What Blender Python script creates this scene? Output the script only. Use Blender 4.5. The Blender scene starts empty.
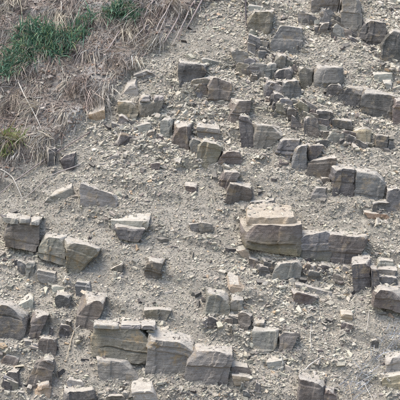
import bpy, math, random
import numpy as np
from mathutils import Vector, Matrix

# ------------------------------------------------------------------ camera, sky, sun, exposure
R = math.radians
sc = bpy.context.scene
COL = sc.collection
FRAME, DIST, PITCH = 5.0, 24.0, 5.0          # metres across at the slope, metres to it, degrees down
cam_d = bpy.data.cameras.new('camera'); cam = bpy.data.objects.new('camera', cam_d); COL.objects.link(cam)
CAM = np.array([0.0, -DIST * math.cos(R(PITCH)), DIST * math.sin(R(PITCH))])
cam.location = CAM
cam.rotation_euler = (R(90 - PITCH), 0, 0)
cam_d.angle = 2 * math.atan(FRAME / 2 / DIST)
cam_d.clip_end = 500
sc.camera = cam

SUN_EL, SUN_AZ = 68.0, -80.0                  # azimuth measured from the viewer's side (-Y) towards -X / +X
world = bpy.data.worlds.new('World'); sc.world = world; world.use_nodes = True
wn = world.node_tree
sky = wn.nodes.new('ShaderNodeTexSky'); sky.sky_type = 'NISHITA'; sky.sun_disc = False
sun_dir = Vector((math.sin(R(SUN_AZ)) * math.cos(R(SUN_EL)), -math.cos(R(SUN_AZ)) * math.cos(R(SUN_EL)), math.sin(R(SUN_EL))))
sky.sun_elevation = R(SUN_EL)
sky.sun_rotation = math.atan2(sun_dir.x, sun_dir.y)
sky.dust_density = 3.0
sky.air_density = 1.0
wn.links.new(sky.outputs[0], wn.nodes['Background'].inputs[0])
wn.nodes['Background'].inputs[1].default_value = 0.13
sun_l = bpy.data.lights.new('sun', 'SUN'); sun_l.energy = 1.1; sun_l.angle = R(32); sun_l.color = (1.0, 0.95, 0.88)
sun_o = bpy.data.objects.new('sun', sun_l); COL.objects.link(sun_o)
sun_o.rotation_euler = (-sun_dir).to_track_quat('-Z', 'Y').to_euler()
sun_o.location = sun_dir * 30
vs = sc.view_settings
vs.view_transform = 'Standard'; vs.look = 'None'; vs.gamma = 1; vs.exposure = 1.9
vs.use_curve_mapping = False

# ------------------------------------------------------------------ noise, projection, ground shape
rng = np.random.default_rng(7)

def _hash(ix, iy, iz, seed):
    h = (ix * 374761393 + iy * 668265263 + iz * 2147483647 + seed * 974634777) & 0xFFFFFFFF
    h = ((h ^ (h >> 13)) * 1274126177) & 0xFFFFFFFF
    h = ((h ^ (h >> 16)) * 2246822519) & 0xFFFFFFFF
    return ((h ^ (h >> 15)) & 0xFFFFFF) / float(0xFFFFFF) * 2 - 1

def vn(p, seed=0):
    """value noise of an (n,3) array, -1..1"""
    i = np.floor(p).astype(np.int64); f = p - i; f = f * f * (3 - 2 * f)
    out = 0
    for dx in (0, 1):
        for dy in (0, 1):
            for dz in (0, 1):
                w = (f[:, 0] if dx else 1 - f[:, 0]) * (f[:, 1] if dy else 1 - f[:, 1]) * (f[:, 2] if dz else 1 - f[:, 2])
                out = out + w * _hash(i[:, 0] + dx, i[:, 1] + dy, i[:, 2] + dz, seed)
    return out

def fbm(p, seed=0, octv=4, gain=0.5):
    a, s, t = 1.0, 0, 0
    for o in range(octv):
        s = s + a * vn(p * (2.03 ** o) + o * 7.3, seed + o); t += a; a *= gain
    return s / t

SL = 47.0
T = math.tan(R(SL)); CS, SN = math.cos(R(SL)), math.sin(R(SL))
NRM = np.array([0, -SN, CS])
FW = np.array([0, math.cos(R(PITCH)), -math.sin(R(PITCH))]); UPV = np.array([0, math.sin(R(PITCH)), math.cos(R(PITCH))])
MPP = FRAME / 400

def ray(px, py):
    d = FW * DIST + np.array([1, 0, 0]) * (px - 200) * MPP + UPV * (200 - py) * MPP
    return d / np.linalg.norm(d)

def hit_plane(px, py, P, n):
    d = ray(px, py); t = np.dot(P - CAM, n) / np.dot(d, n)
    return CAM + d * t

def soil_line():
    px = np.array([-200, -60, 0, 50, 85, 110, 130, 165, 195, 215, 300])
    py = np.array([330, 225, 182, 152, 122, 100, 66, 46, 14, -8, -120])
    X, S = [], []
    for a, b in zip(px, py):
        h = hit_plane(a, b, np.zeros(3), NRM); X.append(h[0]); S.append(h[1] / CS)
    return np.array(X), np.array(S)
SLX, SLS = soil_line()

def soil_mask(x, s):
    p = np.stack([x, s, 0 * x], 1)
    e = s - np.interp(x, SLX, SLS) + 0.16 * fbm(p * 2.2, 51, 3)
    return np.clip(e / 0.30 + 0.5, 0, 1)

BED = math.tan(R(20))                        # the beds run down to the right across the slope
def bump(x, s):
    """displacement of the slope along its normal"""
    x = np.asarray(x, float); s = np.asarray(s, float)
    p = np.stack([x, s, 0 * x], 1)
    b = s + BED * x + 0.10 * fbm(p * 1.3, 5, 2)
    d = 0.075 * fbm(p * np.array([0.9, 0.9, 1]), 1, 3)
    ph = (b / 0.62) % 1.0
    step = np.where(ph < 0.8, ph / 0.8, (1 - ph) / 0.2)
    d = d - 0.07 * (step - 0.5) * (0.4 + 0.6 * (vn(p * 1.7, 9) > -0.1))
    q = np.stack([x * 7, b * 16, 0 * x], 1)
    d = d + 0.022 * fbm(q, 20, 3)
    q = np.stack([x * 26, s * 26, 0 * x], 1)
    d = d + 0.013 * fbm(q, 30, 3, 0.7)
    m = soil_mask(x, s)
    d = d + m * (0.10 + 0.07 * fbm(p * 3.1, 61, 3))
    fade = np.clip((6.5 - np.abs(s)) / 1.5, 0, 1)
    return d * fade

def surf(x, s, off=0.0):
    x = np.asarray(x, float); s = np.asarray(s, float)
    return np.stack([x, s * CS, s * SN], 1) + (bump(x, s) + off)[:, None] * NRM

def on_slope(px, py):
    """the point of the slope's surface seen at a pixel"""
    P = np.zeros(3); h = None
    for _ in range(4):
        h = hit_plane(px, py, P, NRM)
        q = h - P
        s = q[1] * CS + q[2] * SN
        P = NRM * float(bump(np.array([q[0]]), np.array([s]))[0])
    return h

# ------------------------------------------------------------------ materials
def mat(name, rough=0.9):
    m = bpy.data.materials.new(name); m.use_nodes = True
    nt = m.node_tree; b = nt.nodes['Principled BSDF']
    b.inputs['Roughness'].default_value = rough
    b.inputs['Specular IOR Level'].default_value = 0.25
    return m, nt, b

def N(nt, typ, **kw):
    n = nt.nodes.new(typ)
    for k, v in kw.items():
        setattr(n, k, v)
    return n

def mixc(nt, fac, a, b, blend='MIX'):
    n = N(nt, 'ShaderNodeMix', data_type='RGBA', blend_type=blend)
    for sock, val in ((n.inputs[0], fac), (n.inputs[6], a), (n.inputs[7], b)):
        if hasattr(val, 'links') or isinstance(val, bpy.types.NodeSocket):
            nt.links.new(val, sock)
        elif isinstance(val, tuple):
            sock.default_value = (*val, 1)
        else:
            sock.default_value = val
    return n.outputs[2]

def noise(nt, vec, scale, detail=4, rough=0.6):
    n = N(nt, 'ShaderNodeTexNoise'); n.inputs['Scale'].default_value = scale
    n.inputs['Detail'].default_value = detail; n.inputs['Roughness'].default_value = rough
    nt.links.new(vec, n.inputs['Vector']); return n.outputs[0]

def ramp(nt, fac, lo, hi):
    n = N(nt, 'ShaderNodeMapRange'); n.inputs[1].default_value = lo; n.inputs[2].default_value = hi
    nt.links.new(fac, n.inputs[0]); return n.outputs[0]

def bump_node(nt, b, h, dist, strength=1.0, prev=None):
    n = N(nt, 'ShaderNodeBump'); n.inputs['Distance'].default_value = dist; n.inputs['Strength'].default_value = strength
    nt.links.new(h, n.inputs['Height'])
    if prev is not None: nt.links.new(prev, n.inputs['Normal'])
    nt.links.new(n.outputs[0], b.inputs['Normal']); return n.outputs[0]

def rock_mat(name, pale=0.0, moss=False, stain=0.5, lit_tone=(0.49, 0.445, 0.365)):
    m, nt, b = mat(name)
    tc = N(nt, 'ShaderNodeTexCoord'); oi = N(nt, 'ShaderNodeObjectInfo')
    add = N(nt, 'ShaderNodeVectorMath', operation='ADD'); mul = N(nt, 'ShaderNodeMath', operation='MULTIPLY')
    mul.inputs[1].default_value = 37.0
    nt.links.new(oi.outputs['Random'], mul.inputs[0])
    nt.links.new(tc.outputs['Object'], add.inputs[0]); nt.links.new(mul.outputs[0], add.inputs[1])
    v = add.outputs[0]
    mp = N(nt, 'ShaderNodeMapping'); mp.inputs['Scale'].default_value = (1, 1, 11); nt.links.new(v, mp.inputs[0])
    base = oi.outputs['Color']
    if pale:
        base = mixc(nt, pale, base, lit_tone)  # blends the base toward the brightness of a lit top
    n1 = noise(nt, v, 4.5, 5, 0.65); n2 = noise(nt, v, 22, 5, 0.7); n3 = noise(nt, mp.outputs[0], 5, 4, 0.6)
    n4 = noise(nt, v, 90, 3, 0.7)
    c = mixc(nt, ramp(nt, n1, 0.38, 0.66), mixc(nt, 0.0, base, (0, 0, 0)), mixc(nt, 0.42, base, (0.28, 0.26, 0.23)))
    c = mixc(nt, ramp(nt, n3, 0.52, 0.58), c, mixc(nt, 1.0, c, (0.86, 0.85, 0.84), 'MULTIPLY'))
    c = mixc(nt, ramp(nt, n2, 0.55, 0.75), c, mixc(nt, 0.35, c, (0.42, 0.39, 0.33)))
    c = mixc(nt, ramp(nt, n2, 0.42, 0.26), c, mixc(nt, 1.0, c, (0.66, 0.63, 0.64), 'MULTIPLY'))
    c = mixc(nt, ramp(nt, n4, 0.60, 0.70), c, mixc(nt, 0.4, c, (0.5, 0.46, 0.40)))
    c = mixc(nt, ramp(nt, n4, 0.42, 0.32), c, mixc(nt, 1.0, c, (0.6, 0.58, 0.57), 'MULTIPLY'))
    st = noise(nt, v, 5.5, 7, 0.72)
    sm = N(nt, 'ShaderNodeMath', operation='MULTIPLY'); sm.inputs[1].default_value = stain
    nt.links.new(ramp(nt, st, 0.55, 0.63), sm.inputs[0])
    c = mixc(nt, sm.outputs[0], c, (0.30, 0.225, 0.13))
    if moss:
        sp = N(nt, 'ShaderNodeSeparateXYZ'); nt.links.new(tc.outputs['Object'], sp.inputs[0])
        mz = N(nt, 'ShaderNodeMath', operation='ADD'); nt.links.new(sp.outputs[2], mz.inputs[0])
        mn = N(nt, 'ShaderNodeMath', operation='MULTIPLY'); mn.inputs[1].default_value = 0.30
        nt.links.new(noise(nt, v, 9, 4), mn.inputs[0]); nt.links.new(mn.outputs[0], mz.inputs[1])
        mf = N(nt, 'ShaderNodeMath', operation='MULTIPLY'); mf.inputs[1].default_value = 0.6
        nt.links.new(ramp(nt, mz.outputs[0], 0.20, -0.04), mf.inputs[0])
        c = mixc(nt, mf.outputs[0], c, (0.135, 0.12, 0.055))
    nt.links.new(c, b.inputs['Base Color'])
    h = N(nt, 'ShaderNodeMath', operation='ADD'); nt.links.new(n2, h.inputs[0]); nt.links.new(n4, h.inputs[1])
    h2 = N(nt, 'ShaderNodeMath', operation='ADD'); nt.links.new(h.outputs[0], h2.inputs[0]); nt.links.new(n3, h2.inputs[1]); h = h2
    bump_node(nt, b, h.outputs[0], 0.018, 1.0)
    return m

M_FACE = rock_mat('rock_joint_face', 0.0, False, 0.45)
M_FACE_S = rock_mat('rock_stained_face', 0.0, False, 0.9)
M_TOP = rock_mat('rock_lit_bedding_top', 0.82, False, 0.25)  # pale bedding surface, with the brightness of light from above mixed into its colour
M_TAN = rock_mat('rock_tan_lit_top', 0.85, False, 0.2, (0.42, 0.365, 0.28))  # tan top, lightened in colour as if lit warmly from above
M_MOSS = rock_mat('rock_mossy_face', 0.0, True, 0.2)

def attr_mat(name, var=0.35, rough=0.9, bumpd=0.004, trans=0.0):
    m, nt, b = mat(name, rough)
    at = N(nt, 'ShaderNodeAttribute', attribute_name='tint'); tc = N(nt, 'ShaderNodeTexCoord')
    n1 = noise(nt, tc.outputs['Object'], 40, 4, 0.7)
    c = mixc(nt, ramp(nt, n1, 0.35, 0.7), mixc(nt, 1.0, at.outputs[0], (1 - var, 1 - var, 1 - var), 'MULTIPLY'), at.outputs[0])
    nt.links.new(c, b.inputs['Base Color'])
    if bumpd: bump_node(nt, b, noise(nt, tc.outputs['Object'], 110, 3, 0.7), bumpd)
    if trans:
        ms = N(nt, 'ShaderNodeMixShader'); tr = N(nt, 'ShaderNodeBsdfTranslucent'); ms.inputs[0].default_value = trans
        nt.links.new(c, tr.inputs[0]); nt.links.new(b.outputs[0], ms.inputs[1]); nt.links.new(tr.outputs[0], ms.inputs[2])
        nt.links.new(ms.outputs[0], nt.nodes['Material Output'].inputs[0])
    return m
M_CHIP = attr_mat('shale_chip')
M_BLADE = attr_mat('grass_blade', 0.15, 0.7, 0, 0.25)
M_STRAW = attr_mat('dry_straw', 0.3, 0.8, 0, 0.1)

def slope_mat():
    m, nt, b = mat('slope_shale_and_soil')
    tc = N(nt, 'ShaderNodeTexCoord'); at = N(nt, 'ShaderNodeAttribute', attribute_name='soil'); v = tc.outputs['Object']
    n1 = noise(nt, v, 1.6, 5, 0.6); n2 = noise(nt, v, 24, 6, 0.75); n3 = noise(nt, v, 80, 4, 0.75)
    c = mixc(nt, ramp(nt, n1, 0.35, 0.65), (0.29, 0.265, 0.213), (0.40, 0.366, 0.298))
    c = mixc(nt, ramp(nt, n2, 0.40, 0.66), mixc(nt, 1.0, c, (0.68, 0.66, 0.65), 'MULTIPLY'), c)
    so = mixc(nt, ramp(nt, n2, 0.38, 0.66), (0.10, 0.080, 0.064), (0.27, 0.23, 0.188))
    so = mixc(nt, ramp(nt, noise(nt, v, 3.5, 5, 0.65), 0.50, 0.64), so, (0.29, 0.27, 0.24))
    c = mixc(nt, at.outputs['Fac'], c, so)
    nt.links.new(c, b.inputs['Base Color'])
    pr = bump_node(nt, b, n2, 0.03, 0.8); bump_node(nt, b, n3, 0.012, 0.8, pr)
    return m
M_SLOPE = slope_mat()

# ------------------------------------------------------------------ mesh helpers
def mesh_np(name, verts, faces_flat, sizes, mats, tint=None, fmat=None, smooth=False):
    me = bpy.data.meshes.new(name)
    nv, nf, nl = len(verts), len(sizes), len(faces_flat)
    me.vertices.add(nv); me.vertices.foreach_set('co', np.asarray(verts, np.float32).ravel())
    me.loops.add(nl); me.loops.foreach_set('vertex_index', np.asarray(faces_flat, np.int32))
    me.polygons.add(nf)
    st = np.zeros(nf, np.int32); st[1:] = np.cumsum(sizes)[:-1]
    me.polygons.foreach_set('loop_start', st); me.polygons.foreach_set('loop_total', np.asarray(sizes, np.int32))
    if fmat is not None: me.polygons.foreach_set('material_index', np.asarray(fmat, np.int32))
    for m in mats: me.materials.append(m)
    me.update(calc_edges=True)
    if tint is not None:
        a = me.color_attributes.new('tint', 'FLOAT_COLOR', 'POINT')
        a.data.foreach_set('color', np.concatenate([tint, np.ones((nv, 1))], 1).astype(np.float32).ravel())
    me.polygons.foreach_set('use_smooth', np.full(nf, smooth))
    me.validate()
    return me

def link(name, me, label=None, cat=None, group=None, kind=None, loc=None, parent=None):
    o = bpy.data.objects.new(name, me); COL.objects.link(o)
    if label: o['label'] = label
    if cat: o['category'] = cat
    if group: o['group'] = group
    if kind: o['kind'] = kind
    if loc is not None: o.location = loc
    if parent: o.parent = parent
    return o

# ------------------------------------------------------------------ the slope (one sheet: far plateau, bank, ditch, viewer's side)
def build_slope():
    xs = np.concatenate([[-60, -30, -16, -10, -7, -5.5, -4.6, -4], np.arange(-3.5, 3.5001, 0.022), [4, 4.6, 5.5, 7, 10, 16, 30, 60]])
    ss = np.arange(-4.3, 4.5, 0.022)
    lo = np.array([-6.6, -6.2, -5.8, -5.4, -5.0, -4.6]); hi = np.array([4.8, 5.2, 5.7, 6.2, 6.6])
    s_all = np.concatenate([lo, ss, hi])
    prof = [(-90, -0.2), (-60, 0.3), (-26, 0.45), (-22, 0.45), (-15, -4.0), (-9, -5.0), (-6.5, -5.25), (-5.2, -5.2)]
    top = [(5.1, 5.35), (6, 5.9), (8, 6.5), (14, 7.0), (40, 8), (120, 10)]
    X, S = np.meshgrid(xs, s_all); n = X.size
    V = surf(X.ravel(), S.ravel()).reshape(len(s_all), len(xs), 3)
    def row(y, z):
        r = np.stack([xs, np.full_like(xs, y), z + 0.12 * vn(np.stack([xs * .5, np.full_like(xs, y), 0 * xs], 1), 77)], 1); return r
    rows = [row(*q) for q in prof] + list(V) + [row(*q) for q in top]
    G = np.array(rows); nr, nc = G.shape[:2]
    soil = np.ones((nr, nc))
    k = len(prof); soil[k:k + len(s_all)] = soil_mask(X.ravel(), S.ravel()).reshape(X.shape); soil[:k] = 0.3
    idx = np.arange(nr * nc).reshape(nr, nc)
    f = np.stack([idx[:-1, :-1], idx[:-1, 1:], idx[1:, 1:], idx[1:, :-1]], 2).reshape(-1, 4)
    me = mesh_np('terrain', G.reshape(-1, 3), f.ravel(), np.full(len(f), 4), [M_SLOPE], smooth=True)
    a = me.attributes.new('soil', 'FLOAT', 'POINT'); a.data.foreach_set('value', soil.ravel().astype(np.float32))
    link('terrain', me, 'steep shale bank with loose scree below brown soil', 'slope', kind='structure')
# ------------------------------------------------------------------ rock blocks
PAL = {'g': (0.218, 0.202, 0.166), 'b': (0.155, 0.150, 0.141), 'd': (0.099, 0.090, 0.080), 'n': (0.152, 0.126, 0.098),
       'o': (0.205, 0.184, 0.128), 't': (0.37, 0.30, 0.20), 'p': (0.45, 0.415, 0.34), 'm': (0.152, 0.116, 0.098),
       'r': (0.42, 0.285, 0.18), 's': (0.275, 0.255, 0.215)}

def box_lattice(nx, ny, nz):
    ids = {}; pts = []; faces = []; side = []
    def vid(i, j, k):
        key = (i, j, k)
        if key not in ids: ids[key] = len(pts); pts.append((i / nx, j / ny, k / nz))
        return ids[key]
    for i in range(nx):
        for k in range(nz):
            faces.append((vid(i, 0, k), vid(i + 1, 0, k), vid(i + 1, 0, k + 1), vid(i, 0, k + 1))); side.append(0)
            faces.append((vid(i + 1, ny, k), vid(i, ny, k), vid(i, ny, k + 1), vid(i + 1, ny, k + 1))); side.append(0)
    for j in range(ny):
        for k in range(nz):
            faces.append((vid(0, j + 1, k), vid(0, j, k), vid(0, j, k + 1), vid(0, j + 1, k + 1))); side.append(0)
            faces.append((vid(nx, j, k), vid(nx, j + 1, k), vid(nx, j + 1, k + 1), vid(nx, j, k + 1))); side.append(0)
    for i in range(nx):
        for j in range(ny):
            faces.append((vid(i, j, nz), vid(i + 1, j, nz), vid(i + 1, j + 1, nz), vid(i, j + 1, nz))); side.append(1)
            faces.append((vid(i, j + 1, 0), vid(i + 1, j + 1, 0), vid(i + 1, j, 0), vid(i, j, 0))); side.append(0)
    return np.array(pts), np.array(faces), np.array(side)

TOPS, FEET, BANK = [], [], []
def rock(i, name, label, quad, col, o, parent=None):
    r = np.random.default_rng(1000 + i)
    q = [tuple(map(float, p)) for p in quad]
    TL, TR, BR, BL = q
    dip = o.get('dip', 13 + r.uniform(-3, 4)) * (0.10 if 'at' in o else 0.75 if o.get('slab') else 0.34); yaw = o.get('yaw', r.uniform(-7, 7)); lean = o.get('lean', r.uniform(-5, 5))
    if 'ledge' in (label or ''): yaw *= 0.45; lean *= 0.4
    under = o.get('under', 0); out = o.get('out', 0.045 + 0.07 * under)
    mx, my = (BL[0] + BR[0]) / 2, (BL[1] + BR[1]) / 2
    n = np.array([math.sin(R(yaw)), -math.cos(R(yaw)), -math.sin(R(lean))]); n /= np.linalg.norm(n)
    P = on_slope(mx, my) + np.array([0, -out, 0])
    if 'at' in o: P = np.array(o['at']) + np.array([0, -o['proud'], 0])
    c = {k: hit_plane(p[0], p[1], P, n) for k, p in zip(('TL', 'TR', 'BR', 'BL'), q)}
    h = (np.linalg.norm(c['TL'] - c['BL']) + np.linalg.norm(c['TR'] - c['BR'])) / 2
    w = (np.linalg.norm(c['TL'] - c['TR']) + np.linalg.norm(c['BL'] - c['BR'])) / 2
    back = np.array([-math.sin(R(yaw)) * 0.6, math.cos(R(yaw)), 0]); back /= np.linalg.norm(back)
    bd = back * math.cos(R(dip)) + np.array([0, 0, 1]) * math.sin(R(dip))
    D = o.get('depth', (h + out) / max(0.25, T - math.tan(R(dip))) * 1.12 + 0.07)
    if not under and not o.get('nosink'):
        for a, b in (('BL', 'TL'), ('BR', 'TR')):
            e = c[a] - c[b]; c[a] = c[a] + e / np.linalg.norm(e) * (0.05 + 0.15 * h) + np.array([0, 0.02, 0])
    cell = o.get('cell', 0.0185)
    nx, ny, nz = (int(np.clip(round(L / cell), 5, 52)) for L in (w, D * 0.6, h * 1.15 + 0.05))
    uvw, faces, side = box_lattice(nx, ny, nz)
    u, v, t = uvw[:, 0:1], uvw[:, 1:2], uvw[:, 2:3]
    front = (c['BL'] * (1 - u) + c['BR'] * u) * (1 - t) + (c['TL'] * (1 - u) + c['TR'] * u) * t
    pts = front + bd * D * v
    # the far end narrows a little and drops into the hill
    ctr = pts.mean(0)
    pts = pts + (front.mean(0) - front) * v * 0.06
    pts = pts - ctr
    sz = min(w, h) if not o.get('slab') else h * 1.6
    # beds: a few layers stand proud of or behind each other
    nl = max(2, int(round(h / 0.085)) + r.integers(0, 2))
    if o.get('slab'): nl = 2
    edges = np.sort(r.uniform(0.08, 0.95, nl - 1)); lay = np.searchsorted(edges, t[:, 0])
    offs = r.uniform(-1, 1, nl + 1) * 0.014 * o.get('lay', 1)
    fo = -back
    pts = pts + fo * (offs[np.minimum(lay, len(offs) - 1)] * (1 - v[:, 0]))[:, None]
    # joints: upright fracture steps across the front
    nj = 3 if 'at' in o else (int(r.integers(2, 5)) if w > 0.2 else 1)
    je = r.uniform(0.1, 0.9, nj); js = np.zeros(len(u)); 
    for e_ in je: js = js + np.where(u[:, 0] + r.uniform(-.25, .25) * (t[:, 0] - .5) > e_, 1, 0) * r.uniform(-1, 1) * (0.018 if 'at' in o else 0.020)
    pts = pts + fo * ((js - js.mean()) * (1 - v[:, 0]))[:, None]
    xd = (c['TR'] - c['TL']); xd = xd / np.linalg.norm(xd)
    pts = pts + xd * (offs[::-1][np.minimum(lay, len(offs) - 1)] * (2 * u[:, 0] - 1))[:, None]
    # broken corners
    zc = np.array([0, 0, 1.0])
    for k in range(o.get('chips', 8)):
        sx, sz_ = r.choice([-1, 1]), r.choice([-1, 1, 1]); sy = -1 if r.random() < 0.75 else 1
        ax = np.array([sx * r.uniform(0.25, 1), sy * r.uniform(0.25, 1), sz_ * r.uniform(0.15, 0.9)])
        if k % 3 == 0: ax[r.integers(0, 3)] *= 0.1
        nn = xd * ax[0] + back * ax[1] + zc * ax[2]; nn /= np.linalg.norm(nn)
        cut = r.uniform(0.04, 0.14)
        if k in ((1,) if 'ledge' in (label or '') else (1, 4)) and o.get('round', 1) < 1.5:            # a corner of the face is gone
            nn = xd * sx * r.uniform(0.5, 1) + zc * r.uniform(0.25, 1) + back * r.uniform(-0.35, 0.05)
            nn /= np.linalg.norm(nn); cut = r.uniform(0.10, 0.20 if 'ledge' in (label or '') else 0.30)
        dd = pts @ nn; lim = dd.max() - cut * sz * o.get('round', 1)
        pts = pts - np.maximum(dd - lim, 0)[:, None] * nn * 0.96
    if o.get('round', 1) > 1.5:       # worn boulder
        ext = np.abs(pts).max(0); sph = pts / ext; rad = (np.abs(sph) ** 3).sum(1) ** (1 / 3.0)
        pts = pts * (1 - 0.75 + 0.75 / np.maximum(rad, 0.6))[:, None] if False else pts * np.where(rad > 1, 1 / rad, 1)[:, None]
    # rough fracture surface
    s0 = r.uniform(0, 50, 3)
    for f_, a_ in ((3.2, 0.075 * min(sz, 0.5) + 0.006), (10, 0.009), (30, 0.005)):
        a_ = a_ if not o.get('slab') else a_ * 0.6
        pts = pts + np.stack([vn(pts * f_ + s0 + 11 * k, int(17 * k + i)) for k in range(3)], 1) * a_
    fc = pts[faces]; nr = np.cross(fc[:, 1] - fc[:, 0], fc[:, 3] - fc[:, 0]); nr /= np.linalg.norm(nr, axis=1)[:, None] + 1e-9
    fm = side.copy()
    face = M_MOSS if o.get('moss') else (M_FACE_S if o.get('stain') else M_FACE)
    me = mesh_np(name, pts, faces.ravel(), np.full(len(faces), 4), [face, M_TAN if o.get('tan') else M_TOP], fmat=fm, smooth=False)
    if parent:
        ob = link(name, me, loc=ctr - np.array(parent.location), parent=parent)
    else:
        ob = link(name, me, label, 'rock', o.get('group', 'sandstone rocks standing out of the shale bank'), loc=ctr)
    k = r.uniform(0.88, 1.14); base = np.array(PAL[col]) * k * (1 + r.uniform(-0.04, 0.04, 3))
    ob.color = (*base, 1)
    tp = np.where((uvw[:, 2] > 0.999) & (uvw[:, 1] > 0.12))[0]
    m = int(min(170, 2 + 480 * w * min(D, 0.5)) * (0.35 if o.get('slab') and 'at' not in o else 1))
    ob['front'] = [float(z_) for z_ in P]; ob['yaw'] = float(yaw); ob['depth'] = float(D)
    wt = uvw[tp, 1] ** 1.3
    TOPS.append((pts + ctr)[r.choice(tp, m, p=wt / wt.sum())] + r.normal(0, 0.006, (m, 3)))
    m = int((10 + 60 * w) * (0.4 if 'cell' in o else 1)); t_ = r.uniform(-0.1, 1.1, m)[:, None]; f_ = c['BL'] * (1 - t_) + c['BR'] * t_
    s_ = P[1] * CS + P[2] * SN
    BANK.append(0 if (under > .6 or 'at' in o or 'cell' in o) else (0.35 if under or o.get('slab') else 1))
    FEET.append(np.stack([f_[:, 0], s_ + (f_[:, 2] - P[2]) / SN + r.normal(-0.03, 0.035, m)], 1))
    return ob

def Q(x0, y0, x1, y1, roll=0.0):
    """upright quad from a pixel rectangle; roll px lowers the right side"""
    return [(x0, y0 - roll), (x1, y0 + roll), (x1, y1 + roll), (x0, y1 - roll)]

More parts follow.
